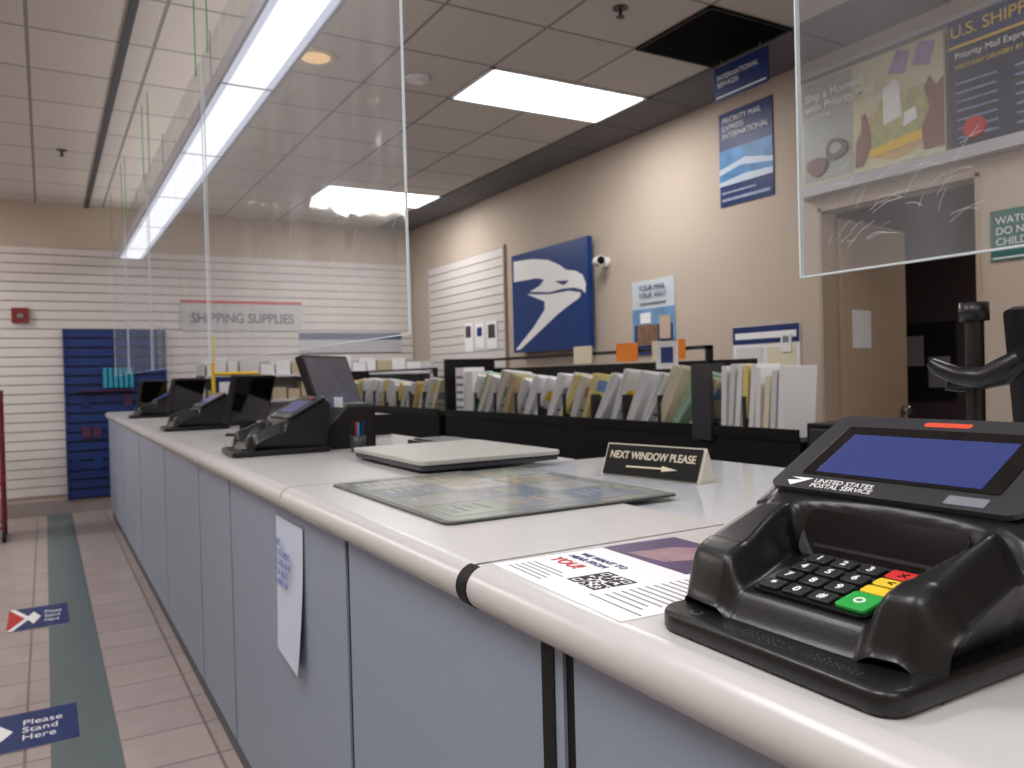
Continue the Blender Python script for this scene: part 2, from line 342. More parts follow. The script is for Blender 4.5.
MS=frame((0.008,0.004,0.0365),(1,0,0),(0,0.085,-0.035))
MB().box((0,0.0,0),(L_-0.016,0.084,0.0025),pm('sign_face_black',(14,14,16),0.55,0.25)).build('face',MS,0,e)
text('label','NEXT WINDOW PLEASE',0.029,0.157,0.046,0.003,CREAM,e,'CENTER',0.0004,0.9,MS)
MB().prism([(0.08,0.022),(0.2,0.024),(0.2,0.018),(0.25,0.025),(0.2,0.033),(0.2,0.028),(0.08,0.026)],0.0025,0.0032,CREAM).build('arrow',MS,0,e)
e=empty('parcel_scale',flat(0.90,2.62,0,1.0505))
b=MB(); b.rprism(0,0,0.57,0.46,0.02,0.008,0.022,GREYD); b.rprism(-0.006,-0.006,0.576,0.466,0.025,0.024,0.038,pm('scale_platform',(176,176,172),0.35,0.5,0.04,10))
for x in (0.05,0.5):
    for y in (0.05,0.4): b.cyl((x,y,0),0.02,0.01,BLK)
b.build('body',None,0.003,e)

# ---------------------------------------------------------------- payment terminal
YC=0.532
def ss(a,b_,x):
    t=max(0,min(1,(x-a)/(b_-a))); return t*t*(3-2*t)
def term_parts():
    parts=[]
    NX,NY=110,124; vs=[];fs=[]
    X0,X1=0.588,0.905; HW=0.156; KC=-0.015
    def z(x,yy):
        w_=abs(yy-KC); wo=abs(yy)
        rim=1.126+ss(0.588,0.64,x)*0.014+max(0,x-0.64)*0.36
        plane=1.176+(x-0.745)*0.53
        inner=1.098+(x-0.61)*0.20
        inn=inner-ss(0.612,0.590,x)*0.024
        e0=0.070+0.020*ss(0.62,0.72,x)
        wl=ss(e0,e0+0.024,w_)
        zz=inn*(1-wl)+rim*wl
        s=ss(0.734,0.748,x+0.010*(w_/0.10)**2)
        zz=zz*(1-s)+plane*s
        zz-=0.008*math.exp(-((x-0.724)/0.009)**2)*(1-wl)
        zz-=0.036*ss(HW-0.036,HW,wo)**2*(1 if x<0.74 else 0.30)
        zz-=0.046*ss(0.616,0.588,x)**2*wl
        zz-=0.02*ss(0.888,0.905,x)**2
        return zz
    def mp(u,v):
        x=X0+(X1-X0)*u; yy=-HW+2*HW*v
        k=1-0.03*ss(0.66,0.588,x)**2
        fx=0.024*(abs(yy)/HW)**5
        xx=x+fx*ss(0.68,0.588,x)
        return xx,yy*k,z(x,yy)
    for i in range(NX+1):
        for j in range(NY+1):
            a,b2,c2=mp(i/NX,j/NY); vs.append((a,b2,c2))
    W=NY+1
    for i in range(NX):
        for j in range(NY): fs.append((i*W+j,(i+1)*W+j,(i+1)*W+j+1,i*W+j+1))
    m=MB(); m.add(vs,fs,BLK,None,True)
    ring=[(i,0) for i in range(NX+1)]+[(NX,j) for j in range(1,NY+1)]+[(i,NY) for i in range(NX-1,-1,-1)]+[(0,j) for j in range(NY-1,0,-1)]
    top=[vs[i*W+j] for i,j in ring]; lv=[top]
    for k,zl in ((0.98,0.2),(0.93,0.6),(0.87,0.9),(0.85,1.0)):
        lv.append([(0.745+(p[0]-0.745)*(0.5+0.5*k),p[1]*k,p[2]+(1.070-p[2])*zl) for p in top])
    n=len(top); av=[p for l in lv for p in l]; af=[]
    for l in range(len(lv)-1):
        for i in range(n): af.append((l*n+i,(l+1)*n+i,(l+1)*n+(i+1)%n,l*n+(i+1)%n))
    m.add(av,af,BLK,None,True)
    parts.append(('body',m,0))
    # tray: stacked outlines give a soft rounded edge without a modifier
    def outline(o):
        pl=[]
        def arc(cx,cy,r,a0,a1,n=10):
            r=max(r-o,0.001)
            for i in range(n+1):
                a=math.radians(a0+(a1-a0)*i/n); pl.append((cx+r*math.cos(a),cy+r*math.sin(a)))
        arc(0.572,-0.129,0.024,180,270); arc(0.890,-0.138,0.015,270,360); arc(0.890,0.123,0.015,0,90); arc(0.592,0.102,0.036,90,180)
        return pl
    t=MB(); levels=[(1.052,0.002),(1.054,0.0),(1.066,0.0),(1.069,0.0009),(1.0711,0.0029),(1.072,0.006)]
    rings=[[(a,b_,zz) for a,b_ in outline(o)] for zz,o in levels]; n=len(rings[0]); av=[p for r_ in rings for p in r_]
    t.add(av,[(l*n+i,l*n+(i+1)%n,(l+1)*n+(i+1)%n,(l+1)*n+i) for l in range(len(rings)-1) for i in range(n)],BLK,None,True)
    t.add(rings[-1],[tuple(range(n))],BLK); t.add(rings[0],[tuple(range(n-1,-1,-1))],BLK)
    parts.append(('tray',t,0))
    q=MB()
    for rr in range(2):
        for i in range(26):
            if random.random()<0.72: q.dome((0.567+rr*0.005,0.045-i*0.0062,1.072),0.0012,BLK,n=6,k=2)
    for i in range(16):
        if random.random()<0.7: q.dome((0.578,0.02-i*0.0062,1.072),0.0012,BLK,n=6,k=2)
    q.cyl((0.576,0.088,1.0715),0.007,0.0015,GREYD,n=18); q.cyl((0.576,0.088,1.0725),0.0035,0.0015,BLKG,n=14)
    parts.append(('braille_and_jack',q,0))
    a=math.atan(0.20); MK=frame((0.617,0.047,1.1000),(0,-1,0),(math.cos(a),0,math.sin(a)))
    k=MB(); k.rprism(-0.004,-0.002,0.128,0.104,0.008,0,0.0035,BLKG,MK)
    KB=pm('key_black',(38,40,44),0.35)
    for r_ in range(4):
        for c_ in range(3):
            k.rprism(0.002+c_*0.030,0.003+r_*0.0245,0.027+c_*0.030,0.022+r_*0.0245,0.004,0.0035,0.0060,KB,MK,4)
    G=pm('key_green',(40,160,70),0.35);Yk=pm('key_yellow',(235,200,50),0.35);Rk=pm('key_red',(215,50,45),0.35)
    k.rprism(0.093,0.003,0.125,0.036,0.004,0.0035,0.0070,G,MK,4)
    k.rprism(0.093,0.040,0.125,0.055,0.003,0.0035,0.0060,Yk,MK,4); k.rprism(0.093,0.059,0.125,0.074,0.003,0.0035,0.0060,Yk,MK,4); k.rprism(0.093,0.078,0.125,0.096,0.003,0.0035,0.0060,Rk,MK,4)
    parts.append(('keypad',k,0.0006))
    a=math.atan(0.53); MH=frame((0.745,0.156,1.1765),(0,-1,0),(math.cos(a),0,math.sin(a)))
    s=MB(); s.rprism(0.012,0.006,0.300,0.166,0.014,0.0005,0.0065,pm('bezel_grey',(52,53,58),0.3),MH)
    s.rprism(0.040,0.034,0.270,0.140,0.004,0.0065,0.0075,BLKG,MH)
    s.box((0.058,0.040,0.0075),(0.250,0.122,0.008),SCRN,MH)
    s.rprism(0.13,0.148,0.185,0.157,0.004,0.0065,0.007,pm('sticker_orange',(225,80,50),0.5),MH)
    s.rprism(0.225,0.012,0.265,0.026,0.002,0.0065,0.0069,GREY,MH)
    s.prism([(0.042,0.010),(0.064,0.027),(0.034,0.026),(0.052,0.022),(0.032,0.019)],0.0065,0.0069,WHT,MH)
    parts.append(('screen_housing',s,0.001))
    a=math.radians(62); MR_=frame((0.7135,0.075,1.1195),(0,-1,0),(math.cos(a),0,math.sin(a)))
    s=MB(); s.rprism(0,0,0.182,0.052,0.012,-0.003,0.0015,BLKG,MR_); s.box((0.02,0.010,0.0015),(0.162,0.014,0.0022),BLKM,MR_)
    parts.append(('recess_panel',s,0.0008))  # black panel added to darken the recess between keypad and screen
    return parts,MK,MH
SCRN=bpy.data.materials.new('lcd_blue'); SCRN.use_nodes=True
_b=SCRN.node_tree.nodes['Principled BSDF']; _b.inputs['Base Color'].default_value=lin((24,32,72)); _b.inputs['Roughness'].default_value=0.12
_b.inputs['Emission Color'].default_value=lin((68,80,140)); _b.inputs['Emission Strength'].default_value=0.55
parts,MK,MH=term_parts()
def terminal(y,x=0,rot=0,lbl=True):
    e=empty('payment_terminal',T(0.745+x,y,1.0505)@RZ(rot)); DD=T(-0.745,0,-1.0505)
    first=not hasattr(terminal,'ms')
    if first: terminal.ms=[]
    for i,(nm,mb,bv) in enumerate(parts):
        if first:
            o=mb.build(nm,DD,bv,e,3); terminal.ms.append(o.data)
        else:
            o=bpy.data.objects.new(nm,terminal.ms[i]); COL.objects.link(o); o.parent=e; o.matrix_local=DD
            if bv:
                mo=o.modifiers.new('bevel','BEVEL'); mo.width=bv; mo.segments=2; mo.limit_method='ANGLE'; mo.angle_limit=math.radians(40)
    if lbl:
        text('label','UNITED STATES\nPOSTAL SERVICE',0.0105,0.068,0.0195,0.0068,WHT,e,'LEFT',0.0,1,DD@MH,0.85)
        dig=[['*','0','#'],['7','8','9'],['4','5','6'],['1','2','3']]
        for r_ in range(4):
            for c_ in range(3): text('digit_%d_%d'%(r_,c_),dig[r_][c_],0.0135,0.0145+c_*0.03,0.0075+r_*0.0245,0.0062,WHT,e,'CENTER',0.0002,1,DD@MK)
        text('enter','O',0.014,0.109,0.0145,0.0072,WHT,e,'CENTER',0.0002,1,DD@MK); text('clear','<',0.013,0.109,0.0615,0.0062,BLKM,e,'CENTER',0.0002,1,DD@MK); text('cancel','X',0.012,0.109,0.0825,0.0062,BLKM,e,'CENTER',0.0002,1,DD@MK)
    return e
terminal(YC)
terminal(3.1,0.02,0,False); terminal(5.0,0.02,0,False); terminal(7.1,0.02,0,False)

def tilt_monitor(x,y,z,w,h,tilt,rot,name='tilted_monitor',face=BLKG,lift=0.05):
    a=math.radians(rot); M=frame((x,y,z),(-math.sin(a),-math.cos(a),0),(0,0,1))
    e=empty(name,M); b=MB(); b.rprism(-0.09,-0.07,0.09,0.07,0.02,0,0.012,BLK,frame((0,0,0),(1,0,0),(0,0,-1)))
    b.box((-0.03,0,-0.02),(0.03,0.04+lift,0.01),BLK); b.build('stand',None,0.003,e)
    Ms=T(0,lift,0)@RX(-tilt)
    b=MB(); b.rprism(-w/2,0,w/2,h,0.008,-0.02,0.012,BLK); b.box((-w/2+0.012,0.012,0.012),(w/2-0.012,h-0.012,0.0135),face); b.build('panel',Ms,0.003,e); return e
def receipt_printer(x,y,z,rot=0):
    a=math.radians(rot); e=empty('receipt_printer',frame((x,y,z),(-math.sin(a),-math.cos(a),0),(math.cos(a),-math.sin(a),0)))
    b=MB(); b.add([(-.075,-.1,0),(.075,-.1,0),(.075,.1,0),(-.075,.1,0),(-.075,-.1,.09),(.075,-.1,.09),(.075,-.02,.17),(-.075,-.02,.17),(.075,.1,.17),(-.075,.1,.17)],
      [(0,3,2,1),(0,1,5,4),(4,5,6,7),(7,6,8,9),(1,2,8,6,5),(3,0,4,7,9),(2,3,9,8)],BLK)
    b.build('case',None,0.008,e); b=MB(); b.box((-0.055,-0.015,0.1705),(0.055,0.09,0.174),GREYD).box((-0.05,-0.03,0.16),(0.05,-0.027,0.20),WHITE); b.build('lid_and_paper',None,0.001,e)
receipt_printer(1.035,3.1,1.0505); receipt_printer(1.04,5.2,1.0505); receipt_printer(1.04,7.3,1.0505)
SCF=pm('monitor_face',(40,56,88),0.1,0.6,0.8,7)
tilt_monitor(0.88,4.2,1.0505,0.30,0.24,-15,232,'customer_display',BLKG,0.07)
tilt_monitor(1.14,3.40,1.0505,0.46,0.34,18,222,'pos_monitor',SCF,0.05)
tilt_monitor(0.85,6.1,1.0505,0.30,0.24,-15,232,'customer_display',BLKG,0.07); tilt_monitor(0.85,8.2,1.0505,0.30,0.24,-15,232,'customer_display',BLKG,0.07)
b=MB(); b.box((-0.16,-0.1,0),(0.16,0.1,0.03),BLK)
for i in range(10):
    for j in range(4): b.box((-0.14+i*0.028,-0.08+j*0.035,0.03),(-0.117+i*0.028,-0.052+j*0.035,0.036),GREYD)
b.build('pos_keyboard',flat(1.36,2.85,0,1.041),0.003)
b=MB(); b.box((-0.2,-0.16,0),(0.2,0.16,0.1),BLK); b.box((-0.18,-0.162,0.02),(0.18,-0.16,0.08),GREYD); b.cyl((0,0,0),0.012,0.004,METAL,frame((0,-0.162,0.05),(1,0,0),(0,0,-1)))
b.build('cash_drawer',flat(1.33,3.95,0,1.041),0.004)
b=MB(); b.cyl((0,0,0),0.025,0.06,GREYD,None,20,0.03)
for i,mm in enumerate((BLUE,RED,BLK,pm('teal_pack',(40,150,180),0.4))):
    a=i*1.5; b.tube([(0.012*math.cos(a),0.012*math.sin(a),0.02),(0.022*math.cos(a),0.022*math.sin(a),0.11)],0.004,mm,8)
b.build('pen_cup',T(1.0,2.86,1.0505))

e=empty('barcode_scanner_stand',T(1.30,0.74,1.041))
b=MB(); b.cyl((0,0,0),0.08,0.02,BLK,n=32); b.tube([(0,0,0.02),(0,0,0.2),(0,0,0.37)],0.014,BLK); b.cyl((0,0,0.35),0.022,0.03,BLK)
b.tube([(0,0,0.25),(-0.02,0.015,0.247),(-0.03,0.03,0.25)],0.012,BLK); b.build('pole_and_arm',None,0,e)
b=MB(); b.tube([(-0.05,0.045,0.286),(-0.045,0.035,0.276),(-0.035,0.01,0.263),(-0.03,-0.03,0.258),(-0.03,-0.06,0.268),(-0.03,-0.09,0.288)],0.02,BLK,16,[0.008,0.013,0.015,0.018,0.022,0.016]); b.build('scanner',None,0,e)
e=tilt_monitor(1.50,0.58,1.041,0.36,0.3,12,170,'clerk_monitor',BLKG,0.08)

# ---------------------------------------------------------------- racks with envelopes
PYC=pm('pale_yellow_card',(226,208,128),0.6); PGC=pm('pale_green_card',(150,192,164),0.6); TANC=pm('tan_card',(200,176,136),0.7)
pal=[WHITE,WHITE,CREAM,WHITE,CREAM,OFFW,OFFW,PYC,WHITE,PGC,TANC]
def rack(y0,y1,zt):
    e=empty('envelope_rack')
    b=MB(); x=2.62
    b.box((x,y0,0),(x+0.42,y1,1.02),BLKM); b.box((x+0.40,y0+0.6,1.02),(x+0.42,y1,zt-0.08),BLKM)
    b.box((x-0.005,y1-0.03,1.02),(x+0.42,y1,zt),BLK)
    b.box((x+0.38,y0+0.9,zt-0.02),(x+0.42,y1,zt),BLK); b.box((x+0.38,y0+0.6,1.02),(x+0.42,y0+0.62,zt-0.08),BLK); b.box((x+0.38,y0+0.9,1.3),(x+0.42,y0+0.92,zt),BLK)
    b.box((x-0.01,y0,1.02),(x,y1,1.07),BLK)
    y=y0+0.3
    while y<y1-0.2: b.box((x,y,1.02),(x+0.3,y+0.006,1.2),GREYD); y+=0.28
    b.build('frame',None,0,e); return e
RK1=rack(2.2,5.5,1.45); RK2=rack(5.62,8.3,1.40)
PRT=[pm('leaflet_blue',(120,150,200),0.6,0.2,0.3,40),pm('leaflet_grey',(150,152,158),0.6,0.2,0.3,40),pm('leaflet_green',(110,160,130),0.6,0.2,0.3,40),YEL,ORG,pm('leaflet_rose',(200,130,130),0.6,0.2,0.3,40)]
def envs(y0,y1,h,seed,par):
    rnd=random.Random(seed); b=MB(); y=y1
    while y>y0:
        m=rnd.choice(pal); hh=h*rnd.uniform(0.82,1.06); ww=rnd.uniform(0.17,0.24); k=rnd.randint(5,9); tilt=rnd.uniform(24,36); rz=rnd.uniform(-24,-14)
        for i in range(k):
            M=T(2.64,y-i*0.007,1.065+rnd.uniform(0,0.006))@RX(tilt+i*0.8+rnd.uniform(-.6,.6))@RZ(rz)
            b.box((0,-0.0028,0),(ww,0.0028,hh+rnd.uniform(-.008,.008)),m if rnd.random()<0.85 else rnd.choice(pal),M)
        if rnd.random()<0.6:
            z1=rnd.uniform(.55,.9)
            b.box((0.015,-0.0042,hh*(z1-.25)),(ww*0.9,-0.0029,hh*z1),rnd.choice(PRT),M)
            b.box((0.015,-0.0042,hh*.15),(ww*0.7,-0.0029,hh*.2),GREY,M)
        y-=rnd.uniform(0.115,0.15)
    return b.build('envelopes',None,0,par)
envs(2.85,5.15,0.31,3,RK1); envs(5.75,8.0,0.29,5,RK2)
b=MB()
b.box((2.63,5.2,1.03),(2.8,5.33,1.38),WHITE); b.box((2.63,5.07,1.03),(2.8,5.18,1.35),OFFW)
for k in range(5): b.box((2.628,5.21,1.08+k*0.055),(2.63,5.32,1.10+k*0.055),GREY)
b.build('form_boxes',None,0,RK1)
b=MB()
b.box((2.60,2.68,1.0),(2.62,2.80,1.35),GREYD); b.box((2.62,2.78,1.0),(2.8,2.80,1.35),GREYD)
for i in range(9):
    y=2.64-i*0.040; b.box((0,-0.014,0),(0.10+0.05*(i%3),0.014,random.uniform(.26,.33)),random.choice([WHITE,WHITE,CREAM,OFFW]) if i!=3 else PYC,T(2.64,y,1.025)@RX(random.uniform(2,6)))
b.build('folders',None,0,RK1)
b=MB()
for y,m in ((3.25,ORG),(3.32,CREAM),(3.65,ORG),(4.1,CREAM)): b.box((2.98,y,1.38),(2.985,y+0.20,1.49),m)
b.box((2.7,3.0,1.33),(2.705,3.16,1.47),WHITE,T(0,0,0)); b.box((2.698,3.03,1.36),(2.70,3.12,1.44),BLUE)
b.build('tab_cards',None,0,RK1)
b=MB(); b.box((2.6,1.95,0),(2.95,2.15,1.10),BLK); b.box((2.59,1.97,0.6),(2.6,2.13,0.85),GREYD).box((2.59,1.97,0.87),(2.6,2.13,1.08),GREYD); b.build('file_cabinet',None,0.006)

# ---------------------------------------------------------------- wall boards
def board(name,M,w,h,base,layers,t=0.012,texts=(),edge=None):
    e=empty(name,M); b=MB(); b.box((0,0,0),(w,h,t),base)
    zz=t
    for poly,m in layers:
        zz+=0.0012
        b.prism([(p[0]*w,p[1]*h) for p in poly],t,zz,m)
    b.build('panel',None,0,e)
    for i,(s,sz,x,y,m,*r) in enumerate(texts):
        text('text_%d'%(i+1),s,sz,x*w,y*h,zz+0.001,m,e,*(r or ['LEFT']))
    return e
def R(x0,y0,x1,y1): return [(x0,y0),(x1,y0),(x1,y1),(x0,y1)]
eagle=[([(.03,.94),(.30,.92),(.52,.87),(.66,.80),(.74,.74),(.86,.71),(.94,.66),(.975,.58),(.965,.49),(.93,.53),(.84,.56),(.70,.57),(.52,.56),(.26,.60),(.40,.64),(.46,.69),(.36,.72),(.03,.73)],WHT),
 ([(.22,.58),(.52,.54),(.78,.54),(.915,.505),(.90,.46),(.80,.42),(.62,.335),(.10,.03),(.03,.03),(.30,.24),(.46,.40),(.46,.48)],WHT),
 ([(.60,.655),(.78,.635),(.71,.60)],BLUE)]
board('eagle_logo_sign',frame((XW-0.05,6.80,1.53),(0,-1,0),(0,0,1)),1.27,0.95,BLUE,eagle,0.05)
POST=pm('poster_photo_blue',(110,150,190),0.4,0.3,0.7,7)
board('wall_poster',frame((XW,5.06,1.45),(0,-1,0),(0,0,1)),0.50,0.58,pm('poster_pale',(196,206,214),0.4,0.3,0.1),
  [(R(0,.08,1,.62),POST),(R(0.05,.08,.95,.40),NAVY),(R(.12,.12,.6,.4),pm('poster_brown',(130,100,80),0.5,0.3,0.6,20)),(R(.65,.2,.9,.5),pm('poster_tan',(190,170,150),0.5)),(R(.2,.42,.45,.56),WHT),(R(0,0,1,.06),BLUE),(R(.2,.68,.8,.70),GREY)],0.008,[('YOUR MAIL\nYOUR WAY',0.06,.5,.86,NAVY,'CENTER')])
board('wall_poster',frame((XW,4.07,2.44),(0,-1,0),(0,0,1)),0.47,0.64,NAVY,
  [(R(0,.22,1,.60),pm('poster_sky',(70,130,185),0.4,0.3,0.8,9)),([(0,.34),(.4,.40),(1,.34),(1,.39),(.5,.47),(0,.40)],pm('poster_cloud',(190,205,225),0.5)),([(0,.22),(1,.22),(1,.28),(.5,.30),(0,.26)],pm('poster_cloud',(190,205,225),0.5)),(R(.05,.05,.95,.08),pm('poster_text_bar',(150,165,190),0.5,0.3,0.5,40)),(R(.05,.13,.7,.15),pm('poster_text_bar',(150,165,190),0.5,0.3,0.5,40))],0.008,[('PRIORITY MAIL\nEXPRESS\nINTERNATIONAL',0.052,.08,.88,WHT)])
e=board('hanging_service_sign',frame((3.6,3.60,2.95),(0,-1,0),(0,0,1)),0.42,0.2,NAVY,[(R(.04,.08,.96,.12),WHT)],0.01,[('INTERNATIONAL\nSERVICES',0.042,.06,.6,WHT)])
b=MB(); b.tube([(0.06,0.2,0.005),(0.06,0.25,0.005)],0.002,METAL,6).tube([(0.36,0.2,0.005),(0.36,0.25,0.005)],0.002,METAL,6); b.build('hangers',None,0,e)
TAN=pm('photo_tan',(206,178,120),0.4,0.3,0.4,6)
def blob(cx,cy,rx,ry,n=18,ph=0.0,wob=0.08):
    return [(cx+rx*(1+wob*math.sin(3*a+ph))*math.cos(a),cy+ry*(1+wob*math.sin(3*a+ph))*math.sin(a)) for a in [2*math.pi*i/n for i in range(n)]]
board('menu_board_photo',frame((XW-0.03,3.34,2.42),(0,-1,0),(0,0,1)),0.90,0.62,pm('menu_pale',(206,202,170),0.35,0.4,0.12,3),
  [(R(0.02,.02,.40,.98),pm('menu_grey',(160,165,160),0.35,0.4,0.1,5)),(blob(.70,.30,.26,.24),TAN),
   ([(.50,.20),(.60,.60),(.88,.62),(.90,.24),(.70,.12)],pm('photo_green',(176,176,120),0.4,0.3,0.5,22)),
   ([(.52,.10),(.88,.16),(.88,.24),(.52,.18)],YEL),([(.62,.36),(.74,.40),(.73,.70),(.69,.74),(.62,.68)],WHT),([(.75,.30),(.84,.34),(.83,.44),(.76,.42)],WHT),
   ([(.42,.05),(.47,.05),(.53,.22),(.52,.38),(.49,.52),(.47,.50),(.47,.36),(.43,.28)],pm('photo_hand',(130,80,60),0.5)),([(.88,.05),(1,.05),(1,.62),(.96,.56),(.92,.66),(.89,.58),(.92,.40),(.87,.24)],pm('photo_hand',(130,80,60),0.5)),
   ([(.66,.80),(.76,.76),(.80,.94),(.72,.98)],pm('photo_lilac',(160,130,180),0.5,0.3,0.4,25)),([(.82,.80),(.92,.76),(.95,.94),(.86,.98)],pm('photo_lilac',(160,130,180),0.5,0.3,0.4,25)),(blob(.13,.16,.08,.09),pm('photo_shoe',(110,80,70),0.5)),(blob(.28,.28,.08,.1,18,2),pm('photo_shoe2',(90,70,66),0.5)),(blob(.28,.29,.045,.05,18,2),pm('menu_grey',(160,165,160),0.35))],0.02,
  [('Ship a Moment\nwith Priority Mail',0.066,.05,.80,WHT,'LEFT',0.001),('ALWAYS DELIVER',0.022,.06,.62,WHT)])
MR=pm('menu_rowtext',(120,140,180),0.5,0.3,0.8,60)
rows=[(R(0,.80,1,1),NAVY),(R(0,.78,1,.80),YEL)]
for i in range(7): rows.append((R(.04,.06+i*.07,.22,.075+i*.07),MR)); rows.append((R(.30,.06+i*.07,.48,.075+i*.07),MR))
rows+= [(R(.55,.1,.95,.3),pm('menu_red_panel',(150,40,50),0.5)),(blob(.12,.12,.05,.08,16,0,0),RED)]
board('menu_board_chart',frame((XW-0.03,2.41,2.42),(0,-1,0),(0,0,1)),1.1,0.64,pm('menu_navy',(24,34,66),0.35,0.4),rows,0.02,
  [('U.S. SHIPPING OPTIONS',0.085,.02,.85,YEL),('Priority Mail Express',0.045,.04,.68,WHT),('NEXT-DAY DELIVERY BY NOON',0.03,.04,.60,YEL)])
RL=pm('menu_rail',(180,182,188),0.4)
MB().box((XW-0.08,1.2,2.35),(XW-0.0,3.36,2.41),RL).box((XW-0.06,1.2,3.065),(XW,3.36,3.09),RL).build('menu_board_rail')
board('green_caution_sign',frame((XW,2.24,1.82),(0,-1,0),(0,0,1)),0.5,0.25,pm('sign_green',(30,104,96),0.4),[(R(.02,.04,.98,.07),WHT)],0.008,[('WATCH YOUR STEP\nDO NOT ALLOW\nCHILDREN TO PLAY',0.052,.05,.72,WHT)])
board('notice_holder',frame((XW,3.98,1.18),(0,-1,0),(0,0,1)),0.56,0.42,WHITE,[(R(0,.72,1,1),NAVY),(R(.04,.80,.96,.90),WHT),(R(.06,.1,.46,.66),OFFW),(R(.54,.1,.94,.66),CREAM)],0.01)
board('posted_papers',frame((XW-0.02,8.0,1.58),(0,-1,0),(0,0,1)),0.75,0.32,SLAT,[(R(.0,.0,.25,1),WHITE),(R(.03,.5,.2,.9),GREYD),(R(.35,.1,.6,.95),WHITE),(R(.4,.5,.55,.8),NAVY),(R(.7,.05,.98,.95),WHITE),(R(.74,.4,.94,.85),GREYD)],0.006)
e=empty('security_camera',frame((XW,5.38,2.24),(0,-1,0),(0,0,1)))
b=MB(); b.cyl((0,0,0),0.04,0.02,WHITE); b.tube([(0,0,0.02),(0,-0.02,0.08)],0.012,WHITE); b.build('mount',None,0,e)
b=MB(); Mc=frame((-0.02,0.0,0.10),(0,1,0),(-0.3,0,1)); b.cyl((0,0,0),0.04,0.10,WHITE,Mc,20); b.cyl((0,0,0.10),0.034,0.004,BLKG,Mc,20); b.build('housing',None,0.004,e)
board('wall_thermostat',frame((XW,3.56,1.42),(0,-1,0),(0,0,1)),0.08,0.12,WHITE,[(R(.2,.5,.8,.85),GREY)],0.02)

board('shipping_supplies_sign',frame((1.32,YF-0.02,1.90),(1,0,0),(0,0,1)),1.34,0.34,pm('sign_grey',(188,188,192),0.5),[(R(0,.9,1,1),RED)],0.02,[('SHIPPING SUPPLIES',0.155,.5,.26,pm('sign_text_grey',(92,94,104),0.5),'CENTER',0.003,0.88)])
e=empty('fire_alarm_pull',frame((-0.27,YF-0.02,1.97),(1,0,0),(0,0,1)))
MB().box((0,0,0),(0.15,0.15,0.05),pm('alarm_red',(120,24,30),0.4)).box((0.05,0.05,0.05),(0.10,0.09,0.056),GREY).build('box',None,0.005,e)
e=empty('gift_card_display',frame((0.17,YF-0.02,0.14),(1,0,0),(0,0,1)))
b=MB(); BB=pm('display_blue',(22,50,112),0.4,0.4,0.08); b.box((0,0,0),(0.98,1.77,0.02),pm('display_groove',(6,18,50),0.6))
for i in range(18): b.box((0.01,0.02+i*0.098,0.02),(0.97,0.02+i*0.098+0.074,0.032),BB)
b.box((0,0,0),(0.02,1.77,0.05),BB).box((0.96,0,0),(0.98,1.77,0.05),BB); b.build('slat_board',None,0,e)
b=MB()
for i in range(9):
    for j in range(4):
        if random.random()<0.3: b.box((0.05+i*0.1,0.3+j*0.33,0.035),(0.13+i*0.1,0.42+j*0.33,0.05),random.choice([NAVY,BLUE,NAVY,pm('maroon_card',(70,34,70),0.5)]))
for i in range(6): b.box((0.36+i*0.05,1.15,0.03),(0.395+i*0.05,1.36,0.1),pm('teal_pack',(40,150,180),0.4))
b.box((0.1,1.12,0.03),(0.65,1.13,0.12),pm('shelf_red',(90,30,70),0.5)); b.build('cards',None,0,e)
e=empty('packaging_shelf',T(1.35,8.75,0))
b=MB(); WB=pm('shelf_white',(200,200,205),0.5)
b.box((0,0,0),(2.5,0.03,1.50),WB)
for z in (0.2,0.65,1.1,1.36): b.box((0,-0.35,z),(2.5,0,z+0.025),WB)
b.box((0,-0.35,0),(0.025,0,1.50),WB).box((2.475,-0.35,0),(2.5,0,1.50),WB); b.build('frame',None,0,e)
b=MB()
for z in (0.225,0.675,1.125,1.385):
    x=0.05
    while x<2.3:
        w_=random.uniform(.08,.2); b.box((x,-0.33,z),(min(x+w_,2.45),-0.05,z+random.uniform(.10,.2)),random.choice([WHITE,pm('kraft',(186,170,146),0.7),NAVY,WHITE,OFFW,OFFW,WHITE])); x+=w_+0.02
b.build('boxes',None,0,e)
e=empty('yellow_literature_frame',frame((1.42,8.2,1.15),(1,0,0),(0,0,1)))
b=MB(); b.tube([(0,-1.15,0),(0,0.62,0)],0.018,YEL,8).tube([(0.42,-1.15,0),(0.42,0.25,0)],0.018,YEL,8).tube([(0,0.25,0),(0.42,0.25,0)],0.018,YEL,8)
b.box((0.02,-0.2,-0.01),(0.40,0.22,0.01),NAVY).box((0.05,-0.15,0.01),(0.37,0.17,0.013),WHITE); b.build('frame',None,0,e)
board('supply_banner',frame((2.62,YF-0.02,1.64),(1,0,0),(0,0,1)),1.3,0.26,pm('banner_pale',(186,186,192),0.5),[(R(0,.6,1,.92),pm('banner_navy_faded',(70,84,120),0.5))],0.015)
e=empty('red_display_cart',T(-0.48,8.3,0.0))
b=MB(); DR=pm('cart_red',(120,30,45),0.4)
for x in (-0.3,0.14):
    for y in (-0.2,0.2): b.tube([(x,y,0.07),(x,y,1.3)],0.014,DR,8); b.cyl((0,0,-0.012),0.05,0.024,BLK,T(x,y,0.05)@RY(90),16)
for z in (0.12,0.5,0.9,1.28):
    b.tube([(-0.3,-0.2,z),(0.14,-0.2,z),(0.14,0.2,z),(-0.3,0.2,z),(-0.3,-0.2,z)],0.012,DR,8); b.box((-0.3,-0.2,z-0.008),(0.14,0.2,z),METAL)
b.build('frame',None,0,e)

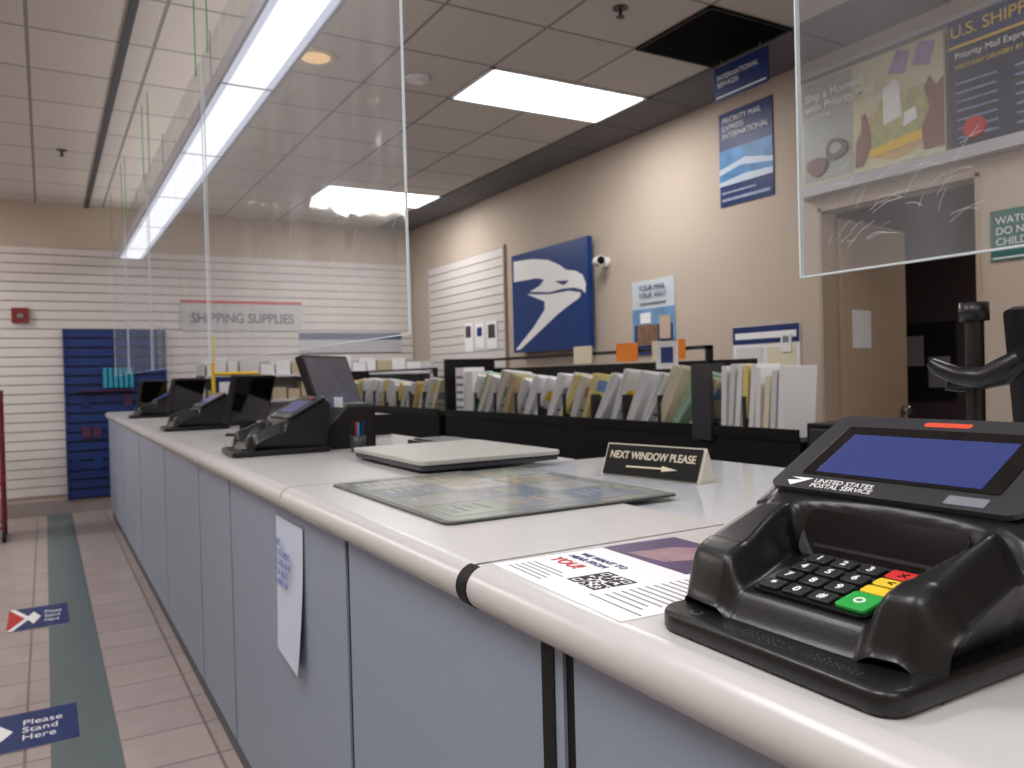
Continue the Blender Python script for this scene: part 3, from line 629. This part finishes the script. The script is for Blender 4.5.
def decal(x0,y0,x1,y1,nm='floor_decal'):
    M=frame((x0,y0,0.0032),(1,0,0),(0,1,0)); w_=x1-x0;h_=y1-y0
    e=empty(nm,M); b=MB(); b.box((0,0,0),(w_,h_,0.0008),WHT)
    b.prism([(0,0),(w_*.28,h_*.5),(0,h_)],.0008,.0012,RED); b.prism([(w_*.1,0),(w_,0),(w_,h_),(w_*.1,h_),(w_*.38,h_*.5)],.0008,.0014,NAVY)
    b.prism([(w_*.30,h_*.5),(w_*.42,h_*.78),(w_*.54,h_*.5),(w_*.42,h_*.2)],.0014,.0018,WHT); b.build('sticker',None,0,e)
    text('words','Please\nStand\nHere',h_*.2,w_*.6,h_*.62,0.002,WHT,e,'LEFT',0,w_*.35/(h_*.6))
decal(-0.22,5.1,0.08,5.58); decal(-0.40,3.42,0.075,3.80)

# ---------------------------------------------------------------- acrylic guards
def guard(y0,y1,x=0.62,z0=1.41,z1=2.72,mat=ACR):
    e=empty('acrylic_sneeze_guard'); b=MB(); b.box((x,y0,z0),(x+0.005,y1,z1),mat); b.build('sheet',None,0,e)
    b=MB(); t=0.0016
    for a,c in (((x-.0002,y0-t,z0-t),(x+.0052,y1+t,z0)),((x-.0002,y0-t,z0),(x+.0052,y0,z1)),((x-.0002,y1,z0),(x+.0052,y1+t,z1))): b.box(a,c,ACRE)
    b.build('edges',None,0,e)
    b=MB()
    for y in (y0+0.12,y1-0.12): b.tube([(x+.0025,y,z1-0.03),(x+.0025,y,ZC)],0.003,pm('green_line',(50,170,90),0.5),6)
    b.build('suspension_lines',None,0,e); return e
g1=guard(-0.75,0.515); g2=guard(1.46,3.62); guard(3.68,5.75); guard(5.8,7.4,0.615); guard(7.45,8.9,0.61)
def scratches(g,ya,yb,za,zb,n,r,l0,l1):
    b=MB()
    for i in range(n):
        y=random.uniform(ya,yb); z=random.uniform(za,zb); a=random.uniform(-.3,1.4); l=random.uniform(l0,l1)
        b.tube([(0.6195,y,z),(0.6195,y-l*.5*math.cos(a),z+l*.5*math.sin(a)+l*.1),(0.6195,y-l*math.cos(a),z+l*math.sin(a))],r,ACRE,4)
    b.build('scratches',None,0,g)
scratches(g1,0.36,0.49,1.43,1.50,40,0.00018,.008,.032); scratches(g2,1.5,2.6,1.5,1.75,16,0.0003,.04,.12)

# ---------------------------------------------------------------- world + camera
w=bpy.data.worlds.new('world'); SC.world=w; w.use_nodes=True; w.node_tree.nodes['Background'].inputs[0].default_value=(0.6,0.65,0.75,1); w.node_tree.nodes['Background'].inputs[1].default_value=0.3
f=800; th=math.radians(30.27); r=math.radians(1.5); p=math.radians(0.72)
F=Vector((math.sin(th)*math.cos(p),math.cos(th)*math.cos(p),-math.sin(p)))
R0=Vector((math.cos(th),-math.sin(th),0)); U0=R0.cross(F)
er=math.cos(r)*R0-math.sin(r)*U0; eu=math.sin(r)*R0+math.cos(r)*U0
cd=bpy.data.cameras.new('camera'); cam=bpy.data.objects.new('camera',cd); COL.objects.link(cam); SC.camera=cam
M=Matrix.Identity(4)
for k in range(3): M[k][0]=er[k]; M[k][1]=eu[k]; M[k][2]=-F[k]
M[2][3]=1.325; cam.matrix_world=M
cd.sensor_width=36; cd.lens=f/1024*36; cd.clip_start=0.02
cd.dof.use_dof=True; cd.dof.focus_distance=1.0; cd.dof.aperture_fstop=8
